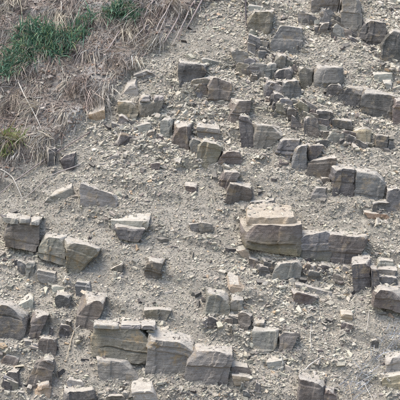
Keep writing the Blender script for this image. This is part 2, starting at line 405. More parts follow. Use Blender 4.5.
B, S_, L_ = 'rock_block', 'flat_stone', 'boulder'
ROCKS = [
 # ---- left ledge
 (B, 'dark square block at the left edge with pale top and black undercut', [(4,218),(40,221),(36,251),(3,250)], 'n', dict(under=1, cap=.13, dip=17)),
 (B, 'grey block joined right of the dark square block at left edge', [(39,236),(67,240),(64,267),(36,259)], 'g', dict(stain=1, under=.5)),
 (B, 'tan stained tapering block ending the left ledge', [(67,240),(99,251),(76,279),(65,267)], 'o', dict(stain=1, dip=16)),
 (S_, 'small pale rounded stone under the tan stained left ledge', [(36,270),(56,274),(56,280),(38,278)], 's', dict(slab=1)),
 (B, 'small grey stone below the corner of the dark left block', [(25,262),(34,262),(33,275),(26,274)], 'g', {}),
 (B, 'small purple grey block under the point of the tan stained ledge', [(76,281),(93,283),(91,294),(76,293)], 'b', {}),
 (S_, 'short pale slab left of the small purple grey block', [(50,286),(75,288),(74,292),(52,292)], 'p', dict(slab=1, dip=24)),
 (B, 'smooth grey block with slanting top in the left middle scree', [(81,184),(122,197),(118,209),(80,207)], 's', dict(dip=10, out=.0)),
 (S_, 'long pale thin slab rising left of the smooth grey block', [(38,201),(72,187),(74,191),(50,206)], 's', dict(slab=1, dip=16, out=.0)),
 (B, 'dark weathered lump below the end of the long pale stem', [(58,157),(75,153),(75,167),(61,169)], 'd', {}),
 (B, 'dark clod of rock where dry grass meets scree', [(46,150),(56,148),(55,163),(47,166)], 'd', dict(dip=5)),
 # ---- upper centre block group
 (B, 'olive brown left half of the big cracked block below the grass roots', [(118,101),(138,103),(137,119),(118,119)], 'o', dict(stain=1, dip=20)),
 (B, 'dark brown right half of the big cracked block below the grass roots', [(138,97),(164,97),(160,111),(138,118)], 'n', dict(dip=22, cap=.2)),
 (S_, 'pale slab lying on top left of the big cracked block', [(121,88),(135,84),(137,93),(122,97)], 'p', dict(slab=1, dip=26, depth=.3)),
 (S_, 'thin grey slab jutting above the big cracked block', [(134,75),(150,70),(156,74),(138,79)], 's', dict(slab=1, dip=20)),
 (S_, 'pale pointed flake just below the big cracked block', [(136,127),(152,123),(150,129),(138,131)], 'p', dict(slab=1, dip=20)),
 (B, 'dark triangular stone left below the big cracked block', [(112,140),(121,132),(135,138),(122,147)], 'd', dict(dip=5)),
 (S_, 'orange brown slab lying at the foot of the dry grass', [(82,116),(105,109),(105,116),(85,122)], 'r', dict(slab=1, dip=30, stain=1)),
 (B, 'dark grey wedge block right of the grass roots', [(180,60),(207,67),(202,78),(181,84)], 'd', dict(dip=9)),
 (S_, 'pale slab right of the dark wedge block', [(200,58),(222,62),(222,66),(203,64)], 's', dict(slab=1)),
 (B, 'narrow brown block right of the big cracked block', [(160,119),(172,121),(171,135),(160,134)], 'g', dict(dip=18)),
 (B, 'square brown block with pale pointed cap at centre left', [(173,126),(190,126),(190,148),(172,146)], 'n', dict(dip=22)),
 (B, 'small block wedged between two pale capped blocks', [(190,138),(201,140),(201,153),(191,152)], 'g', {}),
 (B, 'wide grey brown block below the pale cap at upper centre', [(200,140),(222,145),(214,165),(198,160)], 'o', dict(dip=20)),
 (S_, 'pale flat cap slab over the wide grey brown block', [(196,127),(222,130),(224,138),(198,136)], 's', dict(slab=1, dip=24)),
 (B, 'brown block in the row above the upper centre scree', [(208,78),(232,82),(230,101),(211,103)], 'n', dict(dip=12)),
 (B, 'brown block below and right of the upper centre brown block', [(229,99),(250,100),(248,121),(229,119)], 'n', {}),
 (B, 'thin upright dark sliver left of the smooth rounded grey block', [(241,115),(253,120),(254,149),(242,144)], 'd', dict(lay=.5)),
 (B, 'smooth rounded grey block at upper centre', [(254,124),(288,129),(272,146),(254,151)], 'g', dict(dip=9, round=1.3)),
 (B, 'bluish leaning slab right of the smooth rounded grey block', [(279,140),(297,140),(291,160),(277,154)], 'b', dict(yaw=-15)),
 (B, 'blue grey pillar right of the bluish leaning slab', [(294,148),(307,145),(307,170),(292,168)], 'b', {}),
 (B, 'maroon block under the twig near the centre', [(223,153),(242,152),(241,165),(220,163)], 'm', dict(dip=8)),
 (B, 'maroon faced block with bright pale top near the centre', [(221,171),(241,173),(233,188),(221,187)], 'm', dict(dip=26)),
 (B, 'brown block lowest in the stepped row near the centre', [(232,184),(253,187),(250,202),(226,200)], 'n', dict(dip=22)),
 (S_, 'dark thin slab just above the large tan topped ledge', [(248,203),(275,200),(276,205),(250,208)], 'd', dict(slab=1)),
 # ---- top right
 (B, 'greenish grey block beside the dark upright stem at top', [(247,9),(274,11),(270,33),(249,31)], 'o', dict(dip=8)),
 (S_, 'pale thin slab above the greenish grey top block', [(247,5),(264,7),(264,10),(248,9)], 'p', dict(slab=1, dip=18)),
 (B, 'blue grey squarish block at upper right centre', [(269,28),(301,27),(299,53),(271,50)], 'b', dict(dip=8)),
 (B, 'small blue grey stone below the blue grey squarish block', [(264,63),(276,62),(275,76),(265,75)], 'b', {}),
 (B, 'dark small block with pale top right of small blue stone', [(275,70),(292,68),(290,83),(276,84)], 'd', dict(dip=18)),
 (B, 'blue grey block in the steps left of the grey beige boulder', [(284,82),(303,80),(302,99),(284,99)], 'b', {}),
 (B, 'grey block cut by the top edge left of the white stem', [(313,-3),(338,-2),(337,11),(314,14)], 'g', {}),
 (B, 'tall grey block right of the white stem at the top', [(342,-3),(364,-3),(360,30),(343,27)], 'g', {}),
 (B, 'dark grey block third from the top right corner', [(361,19),(386,22),(383,47),(360,42)], 'd', dict(dip=15)),
 (B, 'dark block at the right edge near the top', [(384,28),(404,32),(404,63),(382,56)], 'd', dict(dip=15)),
 (B, 'brown stone left of the grey beige boulder', [(299,67),(314,70),(312,85),(300,83)], 'n', {}),
 (L_, 'rounded grey boulder with beige patch on its lower right', [(315,64),(344,70),(344,84),(315,89)], 'g', dict(round=2.2, chips=3, stain=1, dip=20)),
 (B, 'small brown block below the grey beige boulder', [(327,84),(341,84),(340,101),(328,99)], 'd', {}),
 (B, 'left block of the long dark ledge at right', [(341,85),(364,88),(362,111),(338,104)], 'd', dict(dip=18)),
 (B, 'middle block of the long dark ledge at right', [(364,90),(394,97),(395,119),(362,112)], 'd', dict(dip=20)),
 (B, 'end block of the long dark ledge at the right edge', [(395,99),(407,102),(406,127),(394,121)], 'm', dict(dip=20)),
 (S_, 'bright pale flat slab above the long dark ledge', [(373,75),(392,73),(393,78),(376,80)], 'p', dict(slab=1, dip=28)),
 (S_, 'small whitish stone just above the long dark ledge', [(384,83),(394,83),(393,89),(386,90)], 'p', dict(slab=1, dip=25)),
 (B, 'small dark block leftmost of the row under the long dark ledge', [(317,110),(333,111),(332,122),(317,121)], 'd', dict(dip=16)),
 (B, 'small dark block second in the row under the long dark ledge', [(334,119),(351,121),(350,132),(334,130)], 'd', dict(dip=18)),
 (L_, 'round tan stone in the row under the long dark ledge', [(353,127),(372,127),(371,142),(354,142)], 't', dict(round=2.2, chips=3)),
 (B, 'small grey block last in the row under the long dark ledge', [(376,136),(389,137),(387,149),(376,147)], 'd', {}),
 (B, 'small dark corner stone beside the blue grey pillar', [(309,146),(322,146),(317,157),(309,156)], 'd', {}),
 (B, 'brown block leftmost of the dark twin ledge at right', [(309,161),(337,158),(334,178),(307,177)], 'n', dict(dip=16)),
 (B, 'left block of the dark twin ledge with tan lip', [(334,167),(358,170),(357,195),(333,194)], 'd', dict(dip=20)),
 (B, 'right block of the dark twin ledge with tan lip', [(358,171),(386,177),(382,198),(358,195)], 'b', dict(dip=20)),
 (B, 'dark block at the right edge beside the dark twin ledge', [(388,189),(405,191),(405,213),(386,206)], 'b', {}),
 (L_, 'small round dark boulder at right with orange slab beneath', [(372,203),(391,201),(391,212),(372,213)], 'd', dict(round=2.2, chips=3, dip=8)),
 (S_, 'orange slab under the small round dark boulder', [(364,213),(390,214),(389,219),(368,219)], 'r', dict(slab=1, dip=22, stain=1)),
 # ---- big central ledge
 (B, 'large overhanging mossy left block of the tan topped ledge', [(241,225),(301,225),(301,258),(247,247)], 'n', dict(moss=1, tan=1, dip=15, yaw=-3, lean=6, under=1, round=1.45)),
 (L_, 'broad rounded tan stone crowning the large ledge', [(248,217),(294,217),(300,229),(246,228)], 't', dict(dip=46, depth=.55, out=.40, yaw=0, lean=-14, round=2.0, chips=6, tan=1)),
 (B, 'dark blocky middle part of the large tan topped ledge', [(300,236),(329,231),(328,261),(300,258)], 'b', dict(moss=1, yaw=3, lean=0)),
 (B, 'brown grey right end of the large tan topped ledge', [(330,233),(369,239),(354,263),(330,263)], 'n', dict(dip=16, yaw=4, lean=0)),
 (B, 'smooth grey block tucked under the large tan topped ledge', [(278,264),(302,261),(300,281),(274,278)], 'g', dict(dip=8)),
 (S_, 'small tan flake left under the mossy ledge end', [(237,251),(248,249),(252,256),(240,256)], 't', dict(slab=1, dip=25)),
 (S_, 'bright tan oval slab at lower centre', [(227,283),(240,285),(246,291),(229,289)], 't', dict(slab=1, dip=34)),
 (B, 'grey block below the bright tan oval slab', [(209,293),(230,296),(229,317),(206,314)], 'g', dict(dip=18)),
 (B, 'narrow grey block split off right of tan oval slab block', [(231,297),(243,301),(240,316),(231,317)], 'g', {}),
 (B, 'small grey stone with dark edge left of the mossy ledge', [(200,222),(213,224),(212,232),(201,232)], 'g', {}),
 # ---- right lower
 (B, 'dark block with tan top beside the pale stacked slabs', [(352,264),(371,262),(370,287),(355,286)], 'd', dict(dip=24)),
 (B, 'thin dark sliver beside the pale stacked slabs', [(372,268),(378,269),(378,297),(373,296)], 'd', {}),
 (S_, 'upper of the pale stacked slabs near the right edge', [(377,260),(394,262),(394,266),(377,265)], 'p', dict(slab=1, dip=16)),
 (S_, 'lower of the pale stacked slabs near the right edge', [(376,269),(396,271),(395,275),(376,274)], 's', dict(slab=1, dip=16)),
 (B, 'grey block behind the orange topped stone at right edge', [(378,277),(398,279),(397,288),(378,288)], 'b', {}),
 (L_, 'rounded stone with orange top and black undercut at right edge', [(375,290),(405,293),(405,314),(373,307)], 'n', dict(under=1, dip=24, round=1.4)),
 (S_, 'orange brown weathered crust on the rounded right edge stone', [(381,286),(405,287),(405,292),(378,292)], 'r', dict(slab=1, dip=24, depth=.25, out=.04)),
 (B, 'dark wedge block under thin pale slabs at lower right centre', [(293,290),(318,297),(311,306),(294,303)], 'm', dict(dip=18)),
 (S_, 'thin pale layered slab above the dark wedge block', [(294,284),(333,294),(332,298),(295,288)], 's', dict(slab=1, dip=18)),
 (S_, 'tan flake above the dark purple stone at lower right', [(341,313),(352,316),(352,320),(342,319)], 't', dict(slab=1, dip=20)),
 (B, 'dark purple small stone in the lower right scree', [(340,321),(355,325),(350,332),(341,331)], 'm', {}),
 (B, 'tiny dark stone beside the blue grey dead twigs', [(371,341),(378,339),(377,347),(371,347)], 'd', {}),
 (L_, 'pale rounded stone at the right edge, upper of a pair', [(386,359),(405,355),(405,370),(384,370)], 'p', dict(round=2, chips=3)),
 (S_, 'tan thick slab at the right edge, lower of a pair', [(382,377),(405,374),(405,386),(382,385)], 't', dict(dip=18)),
 (B, 'brown grey block at the bottom edge right of centre', [(300,378),(325,384),(322,404),(298,404)], 'n', {}),
 (B, 'narrow dark block at the bottom edge beside the dead twigs', [(326,389),(337,391),(336,404),(325,404)], 'm', {}),
 (B, 'left of two crumbling grey shale blocks at lower centre', [(254,329),(277,331),(274,347),(255,345)], 'g', dict(lay=2, dip=6)),
 (B, 'right of two crumbling grey shale blocks at lower centre', [(277,332),(297,335),(294,348),(278,348)], 'g', dict(lay=2, dip=6)),
 (B, 'brownish small block below the narrow split grey block', [(240,311),(252,317),(249,329),(239,327)], 'n', {}),
 (S_, 'pinkish white flat slab at lower centre right', [(266,363),(284,360),(283,366),(268,371)], 'p', dict(slab=1, dip=28)),
 (S_, 'brown lens shaped slab right of the jointed bottom ledge', [(231,366),(247,367),(250,372),(232,372)], 'n', dict(slab=1)),
 (S_, 'tan lens shaped slab lying under the brown one', [(232,375),(252,377),(248,382),(234,381)], 't', dict(slab=1)),
 # ---- bottom ledge
 (B, 'large left block of the bottom ledge with overhanging pale cap', [(94,325),(155,326),(147,365),(91,358)], 'o', dict(cap=.07, under=.4, stain=1, dip=17)),
 (B, 'grey green block under the large capped bottom block', [(97,361),(140,364),(136,386),(98,384)], 'g', dict(out=-.03)),
 (B, 'middle jointed block of the bottom ledge', [(151,335),(193,348),(185,379),(147,367)], 'g', dict(stain=1, dip=16)),
 (B, 'right jointed block of the bottom ledge fading into scree', [(194,350),(232,354),(227,380),(187,380)], 'g', dict(dip=18)),
 (B, 'small block with tan top above the bottom ledge', [(145,309),(171,311),(166,322),(147,317)], 'o', dict(dip=26)),
 (B, 'dark brown block behind the large capped bottom block', [(78,297),(104,302),(97,325),(76,327)], 'n', dict(dip=14)),
 (B, 'dark split shale block in the scree left of centre', [(144,257),(165,261),(160,280),(145,275)], 'n', dict(lay=2, dip=6)),
 (B, 'dark stone under a projecting pale slab left of centre', [(112,227),(147,227),(136,242),(117,239)], 'd', dict(under=.5, dip=16)),
 (S_, 'pale projecting slab over a dark stone left of centre', [(109,220),(151,221),(148,226),(111,225)], 'p', dict(slab=1, dip=20, out=.1, depth=.35)),
 (B, 'small dark triangular stone below the projecting pale slab', [(110,269),(123,262),(122,270),(112,272)], 'n', dict(dip=6)),
 (B, 'tiny reddish stone in the upper centre scree', [(152,163),(160,163),(159,169),(153,169)], 'm', dict(dip=6)),
 (S_, 'small maroon slab with tan top in the centre scree', [(186,186),(197,187),(196,190),(187,190)], 'm', dict(slab=1, dip=26)),
 (S_, 'pale slab end poking from scree below dark triangular stone', [(101,160),(119,153),(120,156),(103,163)], 's', dict(slab=1)),
 (B, 'dark stone with pale lip right of the projecting pale slab', [(190,223),(201,222),(200,230),(191,229)], 'd', {}),
 # ---- bottom left
 (B, 'dark broad block at the lower left edge', [(-3,305),(30,312),(22,340),(-5,335)], 'd', dict(dip=18)),
 (S_, 'pale flake resting on the dark broad lower left block', [(14,307),(32,297),(33,303),(18,312)], 'p', dict(slab=1, dip=18, out=.04)),
 (B, 'brown block right of the dark broad lower left block', [(31,313),(48,316),(41,335),(28,339)], 'n', {}),
 (B, 'small dark block above the straw at lower left', [(56,295),(70,297),(68,309),(55,307)], 'd', {}),
 (B, 'brown square block at lower left', [(38,337),(58,341),(55,355),(37,354)], 'n', dict(dip=10)),
 (B, 'leaning brown triangular block near the bottom left', [(40,356),(54,363),(52,383),(26,385)], 'n', dict(dip=20)),
 (S_, 'thin dark slab with pale top near the left bottom edge', [(4,355),(19,359),(16,364),(2,361)], 'n', dict(slab=1, dip=26)),
 (L_, 'tan rounded stone at the bottom left corner area', [(35,386),(50,384),(51,397),(35,398)], 't', dict(round=1.8, chips=3)),
 (B, 'dark low block with pale top at the bottom edge', [(62,391),(97,389),(97,405),(62,405)], 'd', dict(dip=24)),
 (S_, 'white dusty slab at the bottom edge below the bottom ledge', [(132,392),(152,390),(156,398),(134,399)], 'p', dict(slab=1, dip=32)),
 (S_, 'pale slab with dark lip above the dark low bottom block', [(64,379),(84,382),(85,386),(66,384)], 'p', dict(slab=1, dip=26)),
]
for i, (nm, lb, qd, cl, op) in enumerate(ROCKS):
    cap = op.get('cap')
    if nm == B and sum(p[0] for p in qd) / 4 > 150:          # neighbours in a bed butt together
        mx_ = sum(p[0] for p in qd) / 4; qd = [(mx_ + (p[0] - mx_) * 1.10, p[1]) for p in qd]
    if not cap:
        rock(i, nm, lb, qd, cl, op); continue
    (a0, a1), (b0, b1), (c0, c1), (d0, d1) = qd              # the thin top bed is a part of its own
    l_ = (a0 + (d0 - a0) * cap, a1 + (d1 - a1) * cap); r_ = (b0 + (c0 - b0) * cap, b1 + (c1 - b1) * cap)
    ob = rock(i, nm, lb, [l_, r_, (c0, c1), (d0, d1)], cl, op)
    rr = random.Random(i); cuts = [0] + sorted(rr.uniform(.15, .85) for _ in range(3)) + [1]
    lerp = lambda p, q, t: (p[0] + (q[0] - p[0]) * t, p[1] + (q[1] - p[1]) * t)
    for k in range(4):
        t0, t1 = cuts[k], cuts[k + 1]; dy = rr.uniform(-1.2, 1.0)
        if t1 - t0 < .08: continue
        p0, p1 = lerp((a0, a1), (b0, b1), t0), lerp((a0, a1), (b0, b1), t1)
        q1, q0 = lerp(l_, r_, t1), lerp(l_, r_, t0)
        rock(i + 500 + 40 * k, 'cap_layer', None, [(p0[0], p0[1] + dy), (p1[0], p1[1] + dy + rr.uniform(-.8, .8)), (q1[0], q1[1] + .8), (q0[0], q0[1] + .8)], 's',
             dict(slab=1, dip=op.get('dip', 13), at=ob['front'].to_list(), proud=rr.uniform(-.012, .026), yaw=ob['yaw'] + rr.uniform(-4, 4),
                  lean=0, depth=ob['depth'] * 1.05, nosink=1), ob)
USED = set()
def flake_label(px, py, sz, ci, noun='flake'):
    c = ci if isinstance(ci, str) else ['grey', 'pale', 'dark', 'brown', 'tan'][ci]; z = 'small' if sz < 0.045 else ('large' if sz > 0.065 else 'loose')
    near = []
    for nm, lb, q, _, _ in ROCKS:
        dx = px - sum(p[0] for p in q) / 4; dy = py - sum(p[1] for p in q) / 4; near.append((math.hypot(dx, dy), dx, dy, lb))
    for d, dx, dy, lb in sorted(near)[:12]:
        w = ('right of' if dx > 0 else 'left of') if abs(dx) > abs(dy) else ('below' if dy > 0 else 'above')
        t = '%s %s %s %s %s' % (z, c, noun, w, lb)
        if len(t.split()) <= 16 and t not in USED:
            USED.add(t); return t
    return '%s %s %s lying on the scree' % (z, c, noun)

BANDS = [[(118,122),(172,138),(205,158),(225,172),(252,203)], [(182,80),(215,98),(240,118),(262,145),(295,165),(335,190),(400,208)],
 [(255,45),(275,60),(300,80),(340,98),(400,124)], [(300,22),(335,30),(360,44),(402,62)], [(300,112),(345,130),(392,152)], [(0,258),(40,272),(100,285)],
 [(0,340),(30,345),(62,335),(78,318)], [(90,378),(150,386),(236,384),(262,392)], [(245,262),(300,272),(352,276),(402,306)],
 [(205,320),(255,330),(305,350)], [(0,385),(40,392),(130,398)], [(95,322),(145,322),(175,325)], [(268,100),(320,135),(372,150)], [(230,60),(262,80),(300,104)]]
FRAGS = []
BW = np.array([1.3, 1.7, 1.8, 1.7, 1.5, .3, .5, .3, .9, .7, .4, .3, 1.2, 1.2])
def band_fragments():
    r = np.random.default_rng(88); ln = [sum(math.dist(p, q) for p, q in zip(b[:-1], b[1:])) for b in BANDS]
    boxes = [(min(p[0] for p in q) - 2, max(p[0] for p in q) + 2, min(p[1] for p in q) - 3, max(p[1] for p in q) + 1) for _, _, q, _, _ in ROCKS]
    i = 0
    while i < 200:
        b = BANDS[r.choice(len(BANDS), p=np.array(ln) * BW / sum(np.array(ln) * BW))]; k = r.integers(0, len(b) - 1); t = r.random()
        x = b[k][0] + (b[k + 1][0] - b[k][0]) * t + r.normal(0, 3); y = b[k][1] + (b[k + 1][1] - b[k][1]) * t + r.normal(0, 3.4)
        if any(a < x < b_ and c < y - 4 < d for a, b_, c, d in boxes): continue
        i += 1
        w = float(np.clip(np.exp(r.normal(math.log(8.2), .42)), 4.5, 18)); h = float(np.clip(w * r.uniform(.4, 1.0), 4, 14)); ro = r.normal(0.14, .08) * w
        col = r.choice(list('gbdnos'), p=[.22, .14, .3, .2, .07, .07]); j = r.normal(0, .10, 8) * min(w, h)
        q = [(x - w / 2 + j[0], y - h - ro + j[1]), (x + w / 2 + j[2], y - h + ro + j[3]), (x + w / 2 + j[4], y + ro + j[5]), (x - w / 2 + j[6], y - ro + j[7])]
        FRAGS.append((x, y - h / 2, w, col, i, q, float(r.uniform(8, 24))))
band_fragments()
for x, y, w, col, i, q, dp in FRAGS:
    cn = {'g': 'grey', 'b': 'bluish', 'd': 'dark', 'n': 'brown', 'o': 'olive', 's': 'light grey'}[col]
    rock(2000 + i, 'rock_fragment', flake_label(x, y, w * .006, cn, 'fragment'), q, col, dict(dip=dp, cell=0.022, out=0.05, chips=6, group='small rock fragments along the broken beds'))
for ob in bpy.data.objects:
    for k in ('front', 'yaw', 'depth'):
        if k in ob.keys(): del ob[k]

# ------------------------------------------------------------------ scree banked up against the foot of each rock, then the ground sheet itself
AX0, AS0, ARES = -3.7, -4.6, 0.025
APRON = np.zeros((int(9.4 / ARES), int(7.4 / ARES)))
def build_apron():
    r = np.random.default_rng(9)
    for ft, k in zip(FEET, BANK):
        if k <= 0: continue
        for x, s in ft[::2]:
            rad = r.uniform(0.04, 0.085); hgt = k * r.uniform(0.015, 0.065)
            j, i = (x - AX0) / ARES, (s - 0.01 - AS0) / ARES; m = int(rad * 2.2 / ARES) + 1
            i0, i1, j0, j1 = int(i) - m, int(i) + m + 1, int(j) - m, int(j) + m + 1
            if i0 < 0 or j0 < 0 or i1 > APRON.shape[0] or j1 > APRON.shape[1]: continue
            yy, xx = np.mgrid[i0:i1, j0:j1]
            g = hgt * np.exp(-((yy - i) ** 2 + (xx - j) ** 2) * ARES ** 2 / rad ** 2)
            APRON[i0:i1, j0:j1] = np.maximum(APRON[i0:i1, j0:j1], g)
build_apron()
_surf0 = surf
def surf(x, s, off=0.0):
    x = np.asarray(x, float); s = np.asarray(s, float)
    fj = np.clip((x - AX0) / ARES, 0, APRON.shape[1] - 1.01); fi = np.clip((s - AS0) / ARES, 0, APRON.shape[0] - 1.01)
    j, i = fj.astype(int), fi.astype(int); a, b = fj - j, fi - i
    ap = (APRON[i, j] * (1 - a) + APRON[i, j + 1] * a) * (1 - b) + (APRON[i + 1, j] * (1 - a) + APRON[i + 1, j + 1] * a) * b
    return _surf0(x, s, off) + ap[:, None] * NRM
build_slope()

# ------------------------------------------------------------------ loose flakes and scree
def chip_proto(r, nside, thick, bottom=True):
    a = np.sort(r.uniform(0, 2 * math.pi, nside) * 0.35 + np.linspace(0, 2 * math.pi, nside, endpoint=False) * 1.0)
    rad = r.uniform(0.65, 1.1, nside); asp = r.uniform(0.28, 0.85)
    x = np.cos(a) * rad; y = np.sin(a) * rad * asp
    tk = thick * r.uniform(0.6, 1.4)
    top = np.stack([x * 0.9, y * 0.9, tk * (1 + 0.35 * r.uniform(-1, 1, nside))], 1)
    bot = np.stack([x * r.uniform(0.85, 1.1), y * r.uniform(0.85, 1.1), -tk * np.ones(nside)], 1)
    v = np.concatenate([top, bot]); f = [list(range(nside))]
    for k in range(nside):
        k2 = (k + 1) % nside; f.append([k, nside + k, nside + k2, k2])
    if bottom: f.append(list(range(2 * nside - 1, nside - 1, -1)))
    return v, f

def rot_from(nrm, spin):
    """(n,3) normals and spin angles -> (n,3,3)"""
    nrm = nrm / np.linalg.norm(nrm, axis=1)[:, None]
    a = np.cross(nrm, np.array([0.0, 1.0, 0.03])); a /= np.linalg.norm(a, axis=1)[:, None]
    b = np.cross(nrm, a); c, s = np.cos(spin)[:, None], np.sin(spin)[:, None]
    return np.stack([a * c + b * s, -a * s + b * c, nrm], 2)

def tints(r, n, kinds):
    w = np.array([k[0] for k in kinds], float); pick = r.choice(len(kinds), n, p=w / w.sum())
    t = np.array([k[1] for k in kinds])[pick] * (np.array([1.125, 1.06, 0.94]) if kinds is SCREE else 1.0)
    return np.clip(t * r.normal(1, 0.12, n)[:, None] * r.normal(1, 0.016, (n, 3)), 0.02, 0.7)

SCREE = [(60, (0.335, 0.322, 0.285)), (20, (0.385, 0.37, 0.328)), (11, (0.22, 0.21, 0.195)), (4, (0.15, 0.135, 0.13)), (4, (0.44, 0.40, 0.33)), (2, (0.34, 0.27, 0.20))]
LITTER = [(40, (0.23, 0.185, 0.15)), (24, (0.17, 0.13, 0.105)), (30, (0.34, 0.30, 0.25)), (6, (0.26, 0.17, 0.12))]

def scatter(name, label, cat, seed, x, s, size, kinds, mat_, thick=0.22, tilt=0.32, sink=0.2, up=0.5, P=None, sides=None):
    r = np.random.default_rng(seed); n = len(x)
    V, F, Z, C = [], [], [], []; base = 0
    protos = [chip_proto(r, sides or int(r.integers(4, 6)), thick * r.uniform(0.5, 1.2), False) for _ in range(30)]
    pk = r.integers(0, len(protos), n)
    if P is None: P = surf(x, s)
    nr = NRM * (1 - up) + np.array([0, -0.12, 1.0]) * up + r.normal(0, tilt, (n, 3))
    sp_ = r.normal(0, 0.55, n) + np.where(x < 0.4, 0.55, -0.35); bt = s + BED * x; tone = 1 + 0.26 * fbm(np.stack([x * 0.7, bt * 2.6, 0 * x], 1), 71, 3)
    M = rot_from(nr, np.where(r.random(n) < 0.25, r.uniform(0, 6.283, n), sp_)); col = tints(r, n, kinds) * tone[:, None]
    for k, (pv, pf) in enumerate(protos):
        id_ = np.where(pk == k)[0]
        if not len(id_): continue
        m = len(id_); nv = len(pv)
        v = np.einsum('nij,kj->nki', M[id_], pv) * size[id_][:, None, None]
        v = v + (P[id_] + NRM * (size[id_] * (0.25 - sink))[:, None])[:, None, :]
        V.append(v.reshape(-1, 3)); C.append(np.repeat(col[id_], nv, 0))
        ff = np.concatenate([np.array(q) for q in pf]); sz = np.array([len(q) for q in pf])
        F.append((ff[None, :] + (base + np.arange(m) * nv)[:, None]).ravel()); Z.append(np.tile(sz, m)); base += m * nv
    me = mesh_np(name, np.concatenate(V), np.concatenate(F), np.concatenate(Z), [mat_], tint=np.concatenate(C))
    return link(name, me, label, cat, kind='stuff')

def shale_points(n, r, ext=(3.5, 4.2), lo=None):
    x = r.uniform(-ext[0], ext[0], n); s = r.uniform(-ext[1], ext[1], n)
    k = soil_mask(x, s) < r.uniform(0.1, 0.9, n)
    return x[k], s[k]

def build_scree():
    r = np.random.default_rng(3)
    x, s = shale_points(120000, r, (3.1, 3.9))
    ft = np.concatenate(FEET)
    p = np.stack([x, s, 0 * x], 1)
    coarse = np.clip(0.5 + 1.3 * fbm(p * 1.1, 44, 3) + 0.10 * (x + s), 0, 1)
    size = np.exp(r.normal(math.log(0.0165), 0.52, len(x))) * (0.66 + 0.62 * coarse)
    P = surf(np.concatenate([x, ft[:, 0]]), np.concatenate([s, ft[:, 1]])); tp = np.concatenate(TOPS); P = np.concatenate([P, tp])
    size = np.concatenate([np.clip(size, 0.006, 0.075), np.exp(r.normal(math.log(0.026), 0.5, len(ft))), np.exp(r.normal(math.log(0.021), 0.45, len(tp)))])
    scatter('scree', 'loose grey shale chips covering the bank', 'scree', 5, P[:, 0], P[:, 1] / CS, size, SCREE, M_CHIP, P=P)
    x = r.uniform(-3.4, 1.2, 34000); s = r.uniform(-1.8, 4.0, 34000); k = soil_mask(x, s) > 0.35
    x, s = x[k], s[k]
    scatter('leaf_litter', 'brown crumbs of soil and dead leaves among dry grass', 'litter', 6, x, s,
            np.exp(r.normal(math.log(0.021), 0.45, len(x))), LITTER, M_CHIP, thick=0.16, tilt=0.5)
build_scree()

def build_grit():
    r = np.random.default_rng(15)
    x, s = shale_points(70000, r, (2.7, 3.5))
    scatter('grit', 'fine crumbled grey shale grit between the chips', 'grit', 16, x, s, np.exp(r.normal(math.log(0.0085), 0.3, len(x))), SCREE, M_CHIP,
            thick=0.45, tilt=0.5, sides=4)
build_grit()

def build_flakes():
    r = np.random.default_rng(21)
    protos = []
    for k in range(14):
        v, f = chip_proto(r, int(r.integers(5, 8)), r.choice([0.16, 0.25, 0.45]))
        ff = np.concatenate([np.array(q) for q in f]); sz = np.array([len(q) for q in f])
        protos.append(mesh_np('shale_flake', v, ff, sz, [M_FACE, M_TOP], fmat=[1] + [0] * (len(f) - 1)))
    cnt = 0
    kinds = [(45, (0.23, 0.215, 0.19)), (18, (0.36, 0.33, 0.275)), (22, (0.14, 0.128, 0.125)), (9, (0.13, 0.105, 0.095)), (6, (0.34, 0.27, 0.19))]
    while cnt < 150:
        px, py = r.uniform(-6, 406, 2)
        h = hit_plane(px, py, np.zeros(3), NRM); x, s = h[0], h[1] / CS
        if soil_mask(np.array([x]), np.array([s]))[0] > 0.35: continue
        if r.random() > 0.45 + 0.55 * (px > 215) * (py < 330) + 0.3 * (py > 280): continue
        sz = float(np.clip(np.exp(r.normal(math.log(0.050), 0.35)), 0.03, 0.10))
        nr = NRM * 0.5 + np.array([0, -0.2, 1.0]) * 0.5 + r.normal(0, 0.25, 3)
        ci = int(r.choice(5, p=[.45, .18, .22, .09, .06]))
        m = rot_from(nr[None], np.array([r.uniform(0, 6.28)]))[0]
        P = surf(np.array([x]), np.array([s]))[0] + NRM * sz * 0.12
        o = link('shale_flake', protos[r.integers(0, 14)], flake_label(px, py, sz, ci), 'stone', 'loose shale flakes on the scree')
        mw = Matrix(m.tolist()).to_4x4(); mw.translation = Vector(P)
        o.matrix_world = mw @ Matrix.Scale(sz, 4)
        o.color = (*tints(r, 1, kinds[ci:ci + 1])[0], 1); cnt += 1
build_flakes()

